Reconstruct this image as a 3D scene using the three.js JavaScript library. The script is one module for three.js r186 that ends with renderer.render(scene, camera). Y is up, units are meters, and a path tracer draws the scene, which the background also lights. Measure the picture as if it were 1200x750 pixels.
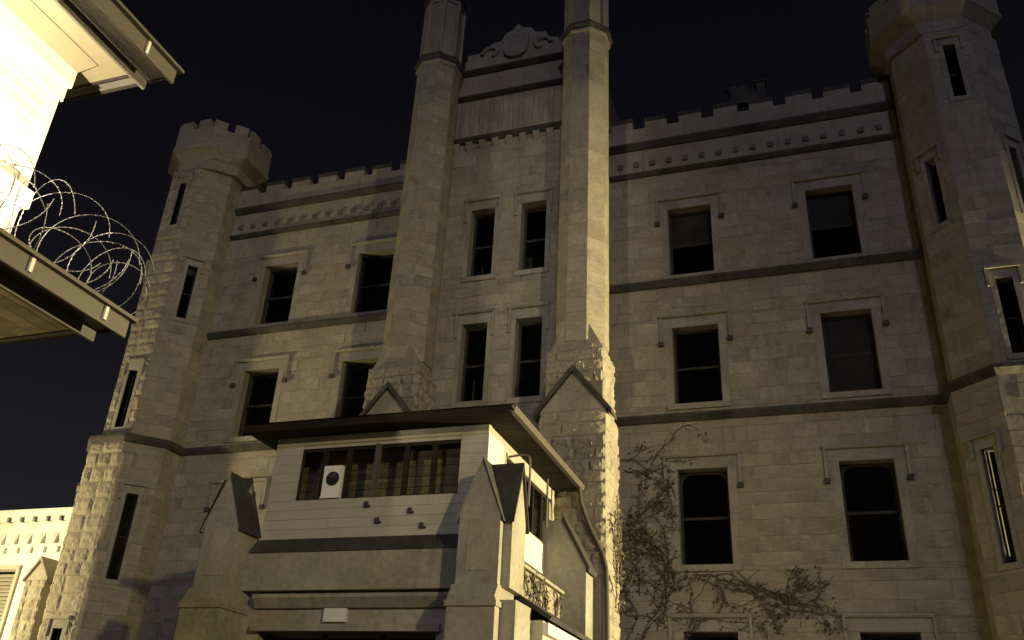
import * as THREE from 'three';
import { mergeGeometries } from 'three/addons/utils/BufferGeometryUtils.js';
import { ImprovedNoise } from 'three/addons/math/ImprovedNoise.js';

// ------------------------------------------------------------------ camera, sky, light, exposure
const scene = new THREE.Scene();
const camera = new THREE.PerspectiveCamera(39.8, 1.6, 0.1, 900);
{
  const f = new THREE.Vector3(-0.30205, 0.45671, -0.83677), u = new THREE.Vector3(0.10357, 0.88829, 0.44745);
  const r = new THREE.Vector3().crossVectors(f, u).normalize();
  camera.matrixAutoUpdate = true;
  camera.position.set(0, 1.6, 22);
  camera.quaternion.setFromRotationMatrix(new THREE.Matrix4().makeBasis(r, u, f.clone().negate()));
}
const renderer = new THREE.WebGLRenderer({ antialias: true });
renderer.toneMapping = THREE.LinearToneMapping;
renderer.toneMappingExposure = 1;
renderer.shadowMap.enabled = true;
{ // night sky: black overhead, a little town glow low over the horizon
  const W = 64, H = 256, d = new Float32Array(W * H * 4);
  for (let j = 0; j < H; j++) {
    const el = (j + 0.5) / H * Math.PI - Math.PI / 2;
    const k = Math.exp(-Math.max(0, el) / 0.22);
    for (let i = 0; i < W; i++) {
      const o = (j * W + i) * 4;
      d[o] = 0.0021 + 0.03 * k; d[o + 1] = 0.0021 + 0.029 * k; d[o + 2] = 0.0034 + 0.037 * k; d[o + 3] = 1;
    }
  }
  const t = new THREE.DataTexture(d, W, H, THREE.RGBAFormat, THREE.FloatType);
  t.mapping = THREE.EquirectangularReflectionMapping; t.magFilter = THREE.LinearFilter; t.minFilter = THREE.LinearFilter; t.needsUpdate = true;
  scene.background = t; scene.environment = t;
}
const moon = new THREE.DirectionalLight(0xcbccf0, 0.4);
moon.position.set(14, 34, 62); moon.target.position.set(-8, 10, 0);
moon.castShadow = true; moon.shadow.radius = 10;
Object.assign(moon.shadow.camera, { left: -40, right: 40, top: 40, bottom: -40, near: 1, far: 140 });
scene.add(moon, moon.target);
const LAMP = { right: 4000, left: 600, front: 1750, roof: 170, porch: 18 };
const WARM = new THREE.Color(1, 0.84, 0.43);

// ------------------------------------------------------------------ helpers
let seed = 7;
const rnd = () => { seed = (seed * 1664525 + 1013904223) >>> 0; return seed / 4294967296; };
const rr = (a, b) => a + (b - a) * rnd();
const perlin = new ImprovedNoise();
const fbm = (x, y, z, o = 4) => { let s = 0, a = 0.5; for (let i = 0; i < o; i++) { s += a * perlin.noise(x, y, z); x *= 2.03; y *= 2.03; z *= 2.03; a *= 0.5; } return s; };

function noiseTex(n, fn, srgb = true) {
  const d = new Uint8Array(n * n * 4);
  for (let j = 0; j < n; j++) for (let i = 0; i < n; i++) {
    const c = fn(i / n, j / n), o = (j * n + i) * 4;
    for (let k = 0; k < 3; k++) d[o + k] = Math.max(0, Math.min(255, 255 * (Array.isArray(c) ? c[k] : c)));
    d[o + 3] = 255;
  }
  const t = new THREE.DataTexture(d, n, n, THREE.RGBAFormat);
  t.wrapS = t.wrapT = THREE.RepeatWrapping; t.magFilter = THREE.LinearFilter; t.minFilter = THREE.LinearMipmapLinearFilter; t.generateMipmaps = true;
  if (srgb) t.colorSpace = THREE.SRGBColorSpace;
  t.needsUpdate = true;
  return t;
}
// noise that wraps: blend of shifted samples
const wrapN = (u, v, su, sv, z, o) => {
  const a = fbm(u * su, v * sv, z, o), b = fbm((u - 1) * su, v * sv, z, o), c = fbm(u * su, (v - 1) * sv, z, o), e = fbm((u - 1) * su, (v - 1) * sv, z, o);
  return (a * (1 - u) + b * u) * (1 - v) + (c * (1 - u) + e * u) * v;
};
const T = {};
T.stone = noiseTex(512, (u, v) => {
  const m = wrapN(u, v, 5, 5, 1.3, 4), f = wrapN(u, v, 40, 40, 8.1, 3), s = wrapN(u, v, 22, 2.6, 4.7, 3), st = wrapN(u, v, 3, 3, 21.7, 3);
  let k = 0.86 + 0.26 * m + 0.2 * f - 0.34 * Math.max(0, s - 0.06) - 0.3 * Math.max(0, st - 0.1);
  const w = 0.05 * wrapN(u, v, 4, 4, 33, 2);
  return [k + w, k, k - w * 1.2];
});
T.stoneBump = noiseTex(512, (u, v) => 0.5 + 0.5 * wrapN(u, v, 30, 30, 2.2, 4) + 0.5 * wrapN(u, v, 9, 9, 5.2, 3), false);
T.grime = noiseTex(256, (u, v) => { const a = wrapN(u, v, 6, 6, 3.1, 4), b = wrapN(u, v, 30, 30, 1.9, 3); return 0.78 + 0.55 * a + 0.35 * b; });
T.wood = noiseTex(512, (u, v) => {
  const g = wrapN(u, v, 3, 46, 6.1, 4), b = wrapN(u, v, 4, 8, 2.8, 3);
  const k = 0.84 + 0.4 * g + 0.3 * b; return [k, k * 0.99, k * 0.97];
});
T.paint = noiseTex(512, (u, v) => {
  const a = wrapN(u, v, 8, 8, 7.7, 4), s = wrapN(u, v, 26, 4, 9.9, 3), c = wrapN(u, v, 46, 46, 4.4, 2);
  const k = 0.94 + 0.12 * a + 0.06 * c - 0.3 * Math.max(0, s - 0.14); return [k, k * 0.995, k * 0.98];
});
const M = {};
const stoneMat = (r, g, b, bump = 0.02, vc = false) => new THREE.MeshStandardMaterial({ color: new THREE.Color().setRGB(r, g, b), map: T.stone, bumpMap: T.stoneBump, bumpScale: bump, roughness: 0.93, vertexColors: vc });
M.stone = stoneMat(0.44, 0.388, 0.29, 0.01);
M.stoneV = stoneMat(1, 1, 1, 0.007, true);
M.blocks = [[0.455, 0.4, 0.295], [0.44, 0.385, 0.285], [0.425, 0.37, 0.275], [0.46, 0.405, 0.3]].map((c) => stoneMat(...c, 0.012));
M.mortar = stoneMat(0.33, 0.29, 0.215);
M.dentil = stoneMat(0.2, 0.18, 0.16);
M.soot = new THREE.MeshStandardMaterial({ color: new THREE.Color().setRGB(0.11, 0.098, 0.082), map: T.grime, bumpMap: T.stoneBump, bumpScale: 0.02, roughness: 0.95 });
M.trim = stoneMat(0.43, 0.39, 0.31, 0.012);
M.inside = new THREE.MeshStandardMaterial({ color: new THREE.Color().setRGB(0.34, 0.32, 0.28), roughness: 1 });
M.sash = new THREE.MeshStandardMaterial({ color: new THREE.Color().setRGB(0.045, 0.037, 0.028), map: T.wood, roughness: 0.8 });
M.board = new THREE.MeshStandardMaterial({ color: new THREE.Color().setRGB(0.035, 0.032, 0.028), map: T.grime, roughness: 0.9 });
M.glass = new THREE.MeshPhysicalMaterial({ color: new THREE.Color().setRGB(0.7, 0.72, 0.7), transmission: 1, thickness: 0, roughness: 0.06, ior: 1.45 });
M.cream = new THREE.MeshStandardMaterial({ color: new THREE.Color().setRGB(0.5, 0.46, 0.38), map: T.paint, roughness: 0.7 });
M.white = new THREE.MeshStandardMaterial({ color: new THREE.Color().setRGB(0.8, 0.78, 0.73), map: T.paint, roughness: 0.6 });
M.tan = new THREE.MeshStandardMaterial({ color: new THREE.Color().setRGB(0.115, 0.1, 0.082), map: T.paint, roughness: 0.55 });
M.soffit = new THREE.MeshStandardMaterial({ color: new THREE.Color().setRGB(0.17, 0.14, 0.078), map: T.paint, roughness: 0.7 });
M.darkwood = new THREE.MeshPhysicalMaterial({ color: new THREE.Color().setRGB(0.04, 0.033, 0.024), map: T.wood, roughness: 1, specularIntensity: 0.15 });
M.plank = [[0.36, 0.28, 0.16], [0.33, 0.26, 0.15], [0.38, 0.3, 0.18]].map((c) => new THREE.MeshStandardMaterial({ color: new THREE.Color().setRGB(...c), map: T.wood, roughness: 0.75 }));
M.slate = new THREE.MeshStandardMaterial({ color: new THREE.Color().setRGB(0.075, 0.068, 0.058), map: T.grime, bumpMap: T.stoneBump, bumpScale: 0.015, roughness: 0.85 });
M.steel = new THREE.MeshStandardMaterial({ color: new THREE.Color().setRGB(0.32, 0.31, 0.3), metalness: 0.8, roughness: 0.5 });
M.iron = new THREE.MeshStandardMaterial({ color: new THREE.Color().setRGB(0.06, 0.052, 0.045), roughness: 0.65, metalness: 0.2 });
M.vine = new THREE.MeshStandardMaterial({ color: new THREE.Color().setRGB(0.1, 0.08, 0.055), roughness: 0.95 });
M.leaf = new THREE.MeshStandardMaterial({ color: new THREE.Color().setRGB(0.1, 0.088, 0.05), roughness: 0.9, side: THREE.DoubleSide });
M.asphalt = new THREE.MeshStandardMaterial({ color: new THREE.Color().setRGB(0.07, 0.067, 0.062), map: T.grime, roughness: 0.95 });
M.unit = new THREE.MeshStandardMaterial({ color: new THREE.Color().setRGB(0.82, 0.8, 0.72), roughness: 0.5 });
M.black = new THREE.MeshStandardMaterial({ color: new THREE.Color().setRGB(0.012, 0.012, 0.012), roughness: 0.7 });

// uv in metres by the face's main direction
function uvs(g, s = 0.25, ou = 0, ov = 0) {
  if (g.index) g = g.toNonIndexed();
  if (!g.attributes.normal) g.computeVertexNormals();
  const p = g.attributes.position, n = p.count, uv = new Float32Array(n * 2);
  const a = new THREE.Vector3(), b = new THREE.Vector3(), c = new THREE.Vector3();
  for (let i = 0; i < n; i += 3) {
    a.fromBufferAttribute(p, i); b.fromBufferAttribute(p, i + 1); c.fromBufferAttribute(p, i + 2);
    const nn = b.clone().sub(a).cross(c.clone().sub(a)), ax = Math.abs(nn.x), ay = Math.abs(nn.y), az = Math.abs(nn.z);
    [a, b, c].forEach((q, k) => {
      let U, V;
      if (ay >= ax && ay >= az) { U = q.x; V = q.z; } else if (ax > az) { U = q.z; V = q.y; } else { U = q.x; V = q.y; }
      uv[(i + k) * 2] = U * s + ou; uv[(i + k) * 2 + 1] = V * s + ov;
    });
  }
  g.setAttribute('uv', new THREE.BufferAttribute(uv, 2));
  return g;
}
const box = (x0, x1, y0, y1, z0, z1) => { const g = new THREE.BoxGeometry(x1 - x0, y1 - y0, z1 - z0); g.translate((x0 + x1) / 2, (y0 + y1) / 2, (z0 + z1) / 2); return uvs(g, 0.25, rnd(), rnd()); };
const merge = (list) => mergeGeometries(list.map((g) => { g = g.index ? g.toNonIndexed() : g; for (const k of Object.keys(g.attributes)) if (!['position', 'normal', 'uv', 'color'].includes(k)) g.deleteAttribute(k); return g; }));
const flat = (g) => { g = g.index ? g.toNonIndexed() : g; g.deleteAttribute('normal'); g.computeVertexNormals(); return g; };
// polygon pulled along an axis; 'z': points are (x,y); 'x': points are (z,y)
function prism(pts, axis, d0, d1) {
  const s = new THREE.Shape(pts.map(([a, b]) => new THREE.Vector2(axis === 'x' ? -a : a, b)));
  const g = new THREE.ExtrudeGeometry(s, { depth: d1 - d0, bevelEnabled: false });
  g.translate(0, 0, d0);
  if (axis === 'x') g.rotateY(Math.PI / 2);
  return uvs(flat(g), 0.25, rnd(), rnd());
}
function tube(pts, r, seg = 6, n = 0, closed = false) {
  const c = new THREE.CatmullRomCurve3(pts.map((p) => new THREE.Vector3(...p)), closed, 'centripetal');
  return uvs(new THREE.TubeGeometry(c, n || pts.length * 4, r, seg, closed), 1);
}
const rod = (a, b, r, seg = 8) => { const A = new THREE.Vector3(...a), B = new THREE.Vector3(...b); return uvs(new THREE.TubeGeometry(new THREE.LineCurve3(A, B), 1, r, seg), 1); };
const octR = 1 / Math.cos(Math.PI / 8);
function octLathe(prof, cx, cz) {           // prof: [half width across flats, y]
  let g = new THREE.LatheGeometry(prof.map(([a, y]) => new THREE.Vector2(Math.max(0.001, a * octR), y)), 8, Math.PI / 8, Math.PI * 2);
  g = flat(g); g.translate(cx, 0, cz);
  return uvs(g, 0.25, rnd(), rnd());
}
const used = {};
const numbered = (n) => { used[n] = (used[n] || 0) + 1; return used[n] === 1 ? n : n + '_' + String(used[n] - 1).padStart(3, '0'); };
function thing(name, label, category, group) {
  const g = new THREE.Group(); g.name = numbered(name); g.userData = { label, category }; if (group) g.userData.group = group; scene.add(g); return g;
}
function part(parent, name, geo, mat, label) {
  const m = new THREE.Mesh(Array.isArray(geo) ? (geo.length === 1 ? geo[0] : merge(geo)) : geo, mat);
  m.name = name; m.castShadow = m.receiveShadow = true; if (label) m.userData.label = label; parent.add(m); return m;
}
function group(parent, name, label) { const g = new THREE.Group(); g.name = name; if (label) g.userData.label = label; parent.add(g); return g; }
const stuff = (m) => { m.userData.kind = 'stuff'; return m; };
function structure(name, geo, mat) { const m = new THREE.Mesh(geo, mat); m.name = name; m.userData = { kind: 'structure' }; m.castShadow = m.receiveShadow = true; scene.add(m); return m; }
const paintGeo = (g, c) => { const n = g.attributes.position.count, a = new Float32Array(n * 3); for (let i = 0; i < n; i++) a.set(c, i * 3); g.setAttribute('color', new THREE.BufferAttribute(a, 3)); return g; };

// ---- stone blocks
const PAL = [[0.45, 0.395, 0.29], [0.435, 0.38, 0.28], [0.44, 0.39, 0.295], [0.465, 0.41, 0.305], [0.42, 0.365, 0.275], [0.45, 0.385, 0.29]];
const blockTone = () => { const c = PAL[Math.floor(rnd() * PAL.length)], k = rr(0.97, 1.03); return c.map((v) => v * k); };
// unit dressed block: front face slightly worn, 0..1 in u and v, w from -1 to 0 (then scaled)
function roughUnit(k, nx = 6, ny = 4, amp = 1) {
  const p = [], q = (i, j) => {
    const u = i / nx, v = j / ny, e = Math.min(1, 5.5 * Math.min(u, 1 - u)) * Math.min(1, 3.9 * Math.min(v, 1 - v));
    const n = 0.5 + 0.9 * perlin.noise(u * 2.3 + k * 7.3, v * 1.7 + k * 3.7, k * 1.91) + 0.75 * perlin.noise(u * 6.5 + k, v * 4.3, k * 5.3);
    return [u, v, (i === 0 || j === 0 || i === nx || j === ny) ? 0 : amp * (0.25 + e * n)];
  };
  const tri = (a, b, c) => p.push(...a, ...b, ...c);
  for (let j = 0; j < ny; j++) for (let i = 0; i < nx; i++) { const a = q(i, j), b = q(i + 1, j), c = q(i + 1, j + 1), d = q(i, j + 1); if ((i + j) % 2) { tri(a, b, c); tri(a, c, d); } else { tri(a, b, d); tri(b, c, d); } }
  const s = (a, b) => { tri([a[0], a[1], -1], [b[0], b[1], -1], [b[0], b[1], 0]); tri([a[0], a[1], -1], [b[0], b[1], 0], [a[0], a[1], 0]); };
  s([0, 0], [1, 0]); s([1, 0], [1, 1]); s([1, 1], [0, 1]); s([0, 1], [0, 0]);
  const g = new THREE.BufferGeometry(); g.setAttribute('position', new THREE.Float32BufferAttribute(p, 3)); g.computeVertexNormals();
  return uvs(g, 0.2, k * 0.137, k * 0.291);
}
const ROUGH = [...Array(8).keys()].map((k) => roughUnit(k + 1));
const PLAIN = [...Array(4).keys()].map((k) => uvs(new THREE.BoxGeometry(1, 1, 1).translate(0.5, 0.5, -0.5), 0.2, k * 0.21, k * 0.37));
// list the block rectangles of a wall face: courses of height ch, broken joints, cut round the openings [u0,u1,v0,v1]
function courses(u0, u1, v0, v1, holes, ch, l0, l1) {
  const out = [];
  for (let v = v0; v < v1 - 0.03;) {
    let h = ch * rr(0.85, 1.2); if (v + h > v1 - 0.12) h = v1 - v;
    const cuts = [v, v + h]; for (const o of holes) for (const y of [o[2], o[3]]) if (y > v + 0.04 && y < v + h - 0.04 && o[0] < u1 && o[1] > u0) cuts.push(y);
    cuts.sort((a, b) => a - b);
    for (let c = 0; c < cuts.length - 1; c++) {
      const a = cuts[c], b = cuts[c + 1], m = (a + b) / 2; if (b - a < 0.02) continue;
      let spans = [[u0, u1]];
      for (const o of holes) if (o[2] < m && o[3] > m) spans = spans.flatMap(([s, e]) => (o[1] <= s || o[0] >= e ? [[s, e]] : [[s, o[0]], [o[1], e]].filter(([x, y]) => y - x > 0.03)));
      for (const [s, e] of spans) {
        let x = s; let first = true;
        while (x < e - 0.02) { let L = rr(l0, l1) * (first ? rr(0.5, 1) : 1); first = false; if (x + L > e - l0 * 0.5) L = e - x; out.push([x, x + L, a, b]); x += L; }
      }
    }
    v += h;
  }
  return out;
}
// turn block rectangles into geometry; mat4 carries (u,v,w) to the world
const GAP = 0.006;
function blockGeos(rects, mat4, depth = 0.03, rough = 0, jit = 0.006) {
  return rects.map(([a, b, c, d]) => {
    const g = (rough ? ROUGH[Math.floor(rnd() * 8)] : PLAIN[Math.floor(rnd() * 4)]).clone();
    const w = rr(-jit, jit);
    g.applyMatrix4(new THREE.Matrix4().makeScale(b - a - GAP, d - c - GAP, rough || depth));
    if (rough) g.translate(0, 0, 0);
    g.translate(a + GAP / 2, c + GAP / 2, w); g.applyMatrix4(mat4);
    if (rough) { g.deleteAttribute('normal'); g.computeVertexNormals(); }
    return paintGeo(uvs(g, 0.25, rnd(), rnd()), blockTone());
  });
}
function blockMeshes(parent, rects, mat4, depth = 0.03, rough = 0, jit = 0.006) {
  for (const [a, b, c, d] of rects) {
    const m = new THREE.Mesh((rough ? ROUGH[Math.floor(rnd() * 8)] : PLAIN[Math.floor(rnd() * 4)]), M.blocks[Math.floor(rnd() * 4)]);
    m.name = 'stone_block'; m.castShadow = m.receiveShadow = true;
    const L = new THREE.Matrix4().makeTranslation(a + GAP / 2, c + GAP / 2, rr(-jit, jit)).multiply(new THREE.Matrix4().makeScale(b - a - GAP, d - c - GAP, rough || depth));
    mat4.clone().multiply(L).decompose(m.position, m.quaternion, m.scale); parent.add(m);
  }
}
const faceMat = (x, z, theta) => new THREE.Matrix4().makeTranslation(x, 0, z).multiply(new THREE.Matrix4().makeRotationY(theta));
// slab with holes behind the blocks, face at w = -0.02
function slab(u0, u1, v0, v1, holes, thick, mat4, face = -0.02) {
  const s = new THREE.Shape([[u0, v0], [u1, v0], [u1, v1], [u0, v1]].map((p) => new THREE.Vector2(...p)));
  for (const [a, b, c, d] of holes) s.holes.push(new THREE.Path([[a, c], [a, d], [b, d], [b, c]].map((p) => new THREE.Vector2(...p))));
  const g = new THREE.ExtrudeGeometry(s, { depth: thick, bevelEnabled: false }); g.translate(0, 0, face - thick); g.applyMatrix4(mat4);
  return uvs(flat(g));
}

// ------------------------------------------------------------------ ground
{
  const g = new THREE.PlaneGeometry(600, 600); g.rotateX(-Math.PI / 2); g.translate(0, 0, 0);
  structure('ground', uvs(g, 0.2), M.asphalt);
}

// ------------------------------------------------------------------ the limestone prison building
const prison = thing('prison_building', 'four storey limestone prison block with battlements, octagonal turrets and dark windows', 'building');
const I4 = new THREE.Matrix4();
// one window with its dressed surround, hood, sash and panes, as a group part
function windowAt(cx, y0, y1, w, z, style, hoodW) {
  const g = group(prison, 'window'), a = cx - w / 2, b = cx + w / 2;
  const lh = 0.3, jw = w > 1 ? 0.2 : 0.13, sh = 0.16;
  part(g, 'lintel', box(a - jw - 0.1, b + jw + 0.1, y1 + 0.004, y1 + lh, z - 0.45, z + 0.008), M.trim);
  part(g, 'sill', box(a - jw, b + jw, y0 - sh, y0 - 0.004, z - 0.45, z + 0.05), M.trim);
  for (const [p, q] of [[a - jw, a - 0.002], [b + 0.002, b + jw]]) part(g, 'jamb', box(p, q, y0, y1, z - 0.45, z + 0.006), M.trim);
  const e = hoodW, yt = y1 + lh + 0.004, hb = [];
  hb.push(prism([[z - 0.1, yt], [z + 0.08, yt], [z + 0.115, yt + 0.045], [z + 0.115, yt + 0.075], [z - 0.1, yt + 0.15]], 'x', a - e, b + e));
  for (const s of [a - e, b + e - 0.07]) hb.push(box(s, s + 0.07, y1 - 0.42, yt - 0.002, z - 0.1, z + 0.06));
  part(g, 'hood_mould', hb, M.trim);
  if (w > 1) for (const s of [a - e + 0.035, b + e - 0.035]) part(g, 'label_stop', box(s - 0.065, s + 0.065, y1 - 0.55, y1 - 0.424, z - 0.1, z + 0.1), M.soot);
  const zf = z - 0.3, fw = 0.07, ym = (y0 + y1) / 2, fr = [];
  fr.push(box(a, a + fw, y0, y1, zf - 0.06, zf), box(b - fw, b, y0, y1, zf - 0.06, zf), box(a + fw, b - fw, y1 - fw, y1, zf - 0.06, zf), box(a + fw, b - fw, y0, y0 + fw, zf - 0.06, zf), box(a + fw, b - fw, ym - 0.035, ym + 0.035, zf - 0.058, zf - 0.004));
  if (style === 'arch') for (const s of [-1, 1]) { // rounded upper corners of the old sash
    const x0 = s < 0 ? a + fw : b - fw, r = 0.26, pts = [[x0, y1 - fw]];
    for (let i = 0; i <= 6; i++) { const t = i / 6 * Math.PI / 2; pts.push([x0 - s * (r - r * Math.sin(t)), y1 - fw - r + r * Math.cos(t)]); }
    fr.push(prism(s < 0 ? pts.reverse() : pts, 'z', zf - 0.05, zf - 0.006));
  }
  part(g, 'sash_frame', fr, M.sash);
  const pane = (p, q, r, s) => part(g, 'pane', new THREE.PlaneGeometry(q - p, s - r).translate((p + q) / 2, (r + s) / 2, zf - 0.03), M.glass);
  if (style === 'board') part(g, 'board', box(a + fw, b - fw, y0 + fw, y1 - fw, zf - 0.05, zf - 0.02), M.board);
  else if (style === 'half') { part(g, 'board', box(a + fw, b - fw, ym + 0.035, y1 - fw, zf - 0.05, zf - 0.02), M.board); }
  else if (style === 'broken') pane(a + fw, b - fw, y0 + fw, ym - 0.035);
  else { pane(a + fw, b - fw, y0 + fw, ym - 0.035); pane(a + fw, b - fw, ym + 0.035, y1 - fw); }
  return [a - jw, b + jw, y0 - sh, y1 + lh];
}
const openings = [];
const FL = [[2.3, 4.79], [6.33, 8.74], [10.53, 12.8], [14.46, 16.74]];
const RX = [-2.6, 1.3], LX = [-16.4, -12.82];
const styles = { R: [['glass', 'glass'], ['arch', 'arch'], ['glass', 'board'], ['half', 'half']], L: [['glass', 'glass'], ['glass', 'glass'], ['glass', 'glass'], ['glass', 'broken']] };
const holesR = [], holesL = [], holesC = [], cutR = [], cutL = [], cutC = [];
FL.forEach(([y0, y1], k) => {
  RX.forEach((x, i) => { cutR.push(windowAt(x, y0, y1, 1.25, 0, styles.R[k][i], 0.34)); holesR.push([x - 0.625, x + 0.625, y0, y1]); });
  LX.forEach((x, i) => { cutL.push(windowAt(x, y0, y1, 1.3, 0, styles.L[k][i], 0.34)); holesL.push([x - 0.65, x + 0.65, y0, y1]); });
});
for (const [y0, y1] of [[6.3, 8.7], [10.4, 12.75], [14.28, 16.6]]) for (const x of [-8.46, -6.87]) { cutC.push(windowAt(x, y0, y1, 0.76, 1.6, y0 > 14 && x > -8 ? 'broken' : 'glass', 0.2)); holesC.push([x - 0.38, x + 0.38, y0, y1]); }
const zC = 1.6, XC = [-10.3, -5.05];
const matC = faceMat(0, zC, 0);
const wallR = group(prison, 'wall', 'right hand wall of coursed limestone'), wallL = group(prison, 'wall', 'left hand wall of coursed limestone'), wallC = group(prison, 'wall', 'projecting middle wall between the turrets');
part(wallR, 'backing', slab(XC[1], 3.4, 0, 19.4, holesR, 0.5, I4), M.mortar);
part(wallL, 'backing', slab(-18.9, XC[0], 0, 19.4, holesL, 0.5, I4), M.mortar);
part(wallC, 'backing', [slab(XC[0], XC[1], 0, 22.0, holesC, 0.5, matC), box(XC[0], XC[0] + 0.5, 0, 22.0, -2, 1.07), box(XC[1] - 0.5, XC[1], 0, 22.0, -2, 1.07)], M.mortar);
let rR = courses(XC[1] + 0.05, 3.32, 0.2, 18.05, cutR, 0.36, 0.55, 1.15);
const rL = courses(-18.82, XC[0] - 0.02, 0.2, 18.05, cutL, 0.36, 0.55, 1.15), rC = courses(XC[0], XC[1], 0.2, 19.0, cutC, 0.36, 0.5, 1.0);
// the blocks that show largest stay single
const nearR = rR.filter((r) => r[2] > 4.4 && r[3] < 9.0 && r[0] > -4.6).slice(0, 120);
blockMeshes(wallR, nearR, I4);
rR = rR.filter((r) => !nearR.includes(r));
stuff(part(wallR, 'ashlar_blocks', blockGeos(rR, I4), M.stoneV));
stuff(part(wallL, 'ashlar_blocks', blockGeos(rL, I4), M.stoneV));
stuff(part(wallC, 'ashlar_blocks', blockGeos(rC, matC), M.stoneV));
part(prison, 'rear_wall', [box(-21, 6, 0, 19.2, -14, -13.5), box(-21, -20.5, 0, 19.2, -13.5, -1.2), box(5.5, 6, 0, 19.2, -13.5, -1.2)], M.mortar);
part(prison, 'roof_deck', [box(-20.9, 5.9, 19.0, 19.15, -13.4, -0.55), box(XC[0] + 0.52, XC[1] - 0.52, 21.6, 21.75, -2, 1.05)], M.slate);
part(prison, 'storey_floor', [6, 10.1, 14.05].map((y) => box(-20.4, 5.4, y - 0.25, y - 0.05, -13.4, -0.55)), M.inside);
part(prison, 'inner_wall', [box(-20.4, 5.4, 0, 18.9, -5, -4.9)], M.inside);
// string courses
const stringProf = (z, y, h, out) => [[z - 0.1, y], [z + out * 0.4, y], [z + out, y + h * 0.42], [z + out, y + h * 0.66], [z - 0.1, y + h]];
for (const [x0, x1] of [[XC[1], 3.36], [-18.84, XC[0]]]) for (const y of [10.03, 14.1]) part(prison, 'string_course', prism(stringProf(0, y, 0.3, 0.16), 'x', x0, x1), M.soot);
// cornice, frieze, parapet of the two wings
for (const [x0, x1, sgn] of [[XC[1], 3.34, 1], [-18.84, XC[0], -1]]) {
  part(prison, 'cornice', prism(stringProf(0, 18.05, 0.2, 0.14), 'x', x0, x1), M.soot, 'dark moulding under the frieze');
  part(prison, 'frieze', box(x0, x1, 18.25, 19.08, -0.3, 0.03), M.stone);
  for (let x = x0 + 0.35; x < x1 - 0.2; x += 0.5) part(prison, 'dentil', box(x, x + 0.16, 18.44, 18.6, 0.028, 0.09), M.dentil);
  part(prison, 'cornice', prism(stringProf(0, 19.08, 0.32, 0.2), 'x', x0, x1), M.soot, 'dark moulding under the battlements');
  part(prison, 'parapet', box(x0, x1, 19.4, 19.92, -0.4, 0.06), M.stone);
  let i = 0;
  for (let x = sgn > 0 ? x1 - 0.75 : x0 + 0.1; sgn > 0 ? x > x0 - 0.2 : x < x1 - 0.5; x -= sgn * 1.07, i++) {
    const h = rr(0.2, 0.3), a = Math.max(x, x0), b = Math.min(x + rr(0.68, 0.76), x1);
    const mm = part(prison, 'merlon', box(a, b, 19.922, 19.92 + h, -0.38, 0.055), M.blocks[i % 4]);
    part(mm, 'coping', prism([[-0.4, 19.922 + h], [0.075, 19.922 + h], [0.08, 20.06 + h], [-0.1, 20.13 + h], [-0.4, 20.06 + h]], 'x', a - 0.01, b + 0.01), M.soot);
  }
}
// broken ornament on the right parapet
{
  const q = [[-1.15, 20.3], [-1.1, 20.75], [-1.28, 20.95], [-1.0, 21.02], [-0.86, 20.92], [-0.7, 21.0], [-0.62, 20.8], [-0.4, 20.78], [-0.34, 20.3]];
  part(prison, 'parapet_ornament', [prism(q, 'z', -0.22, 0.0), box(-0.36, -0.1, 20.28, 20.98, -0.24, 0.02), box(-0.42, -0.04, 20.98, 21.05, -0.3, 0.06)], M.soot, 'broken carved ornament standing on the battlements');
}
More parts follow.
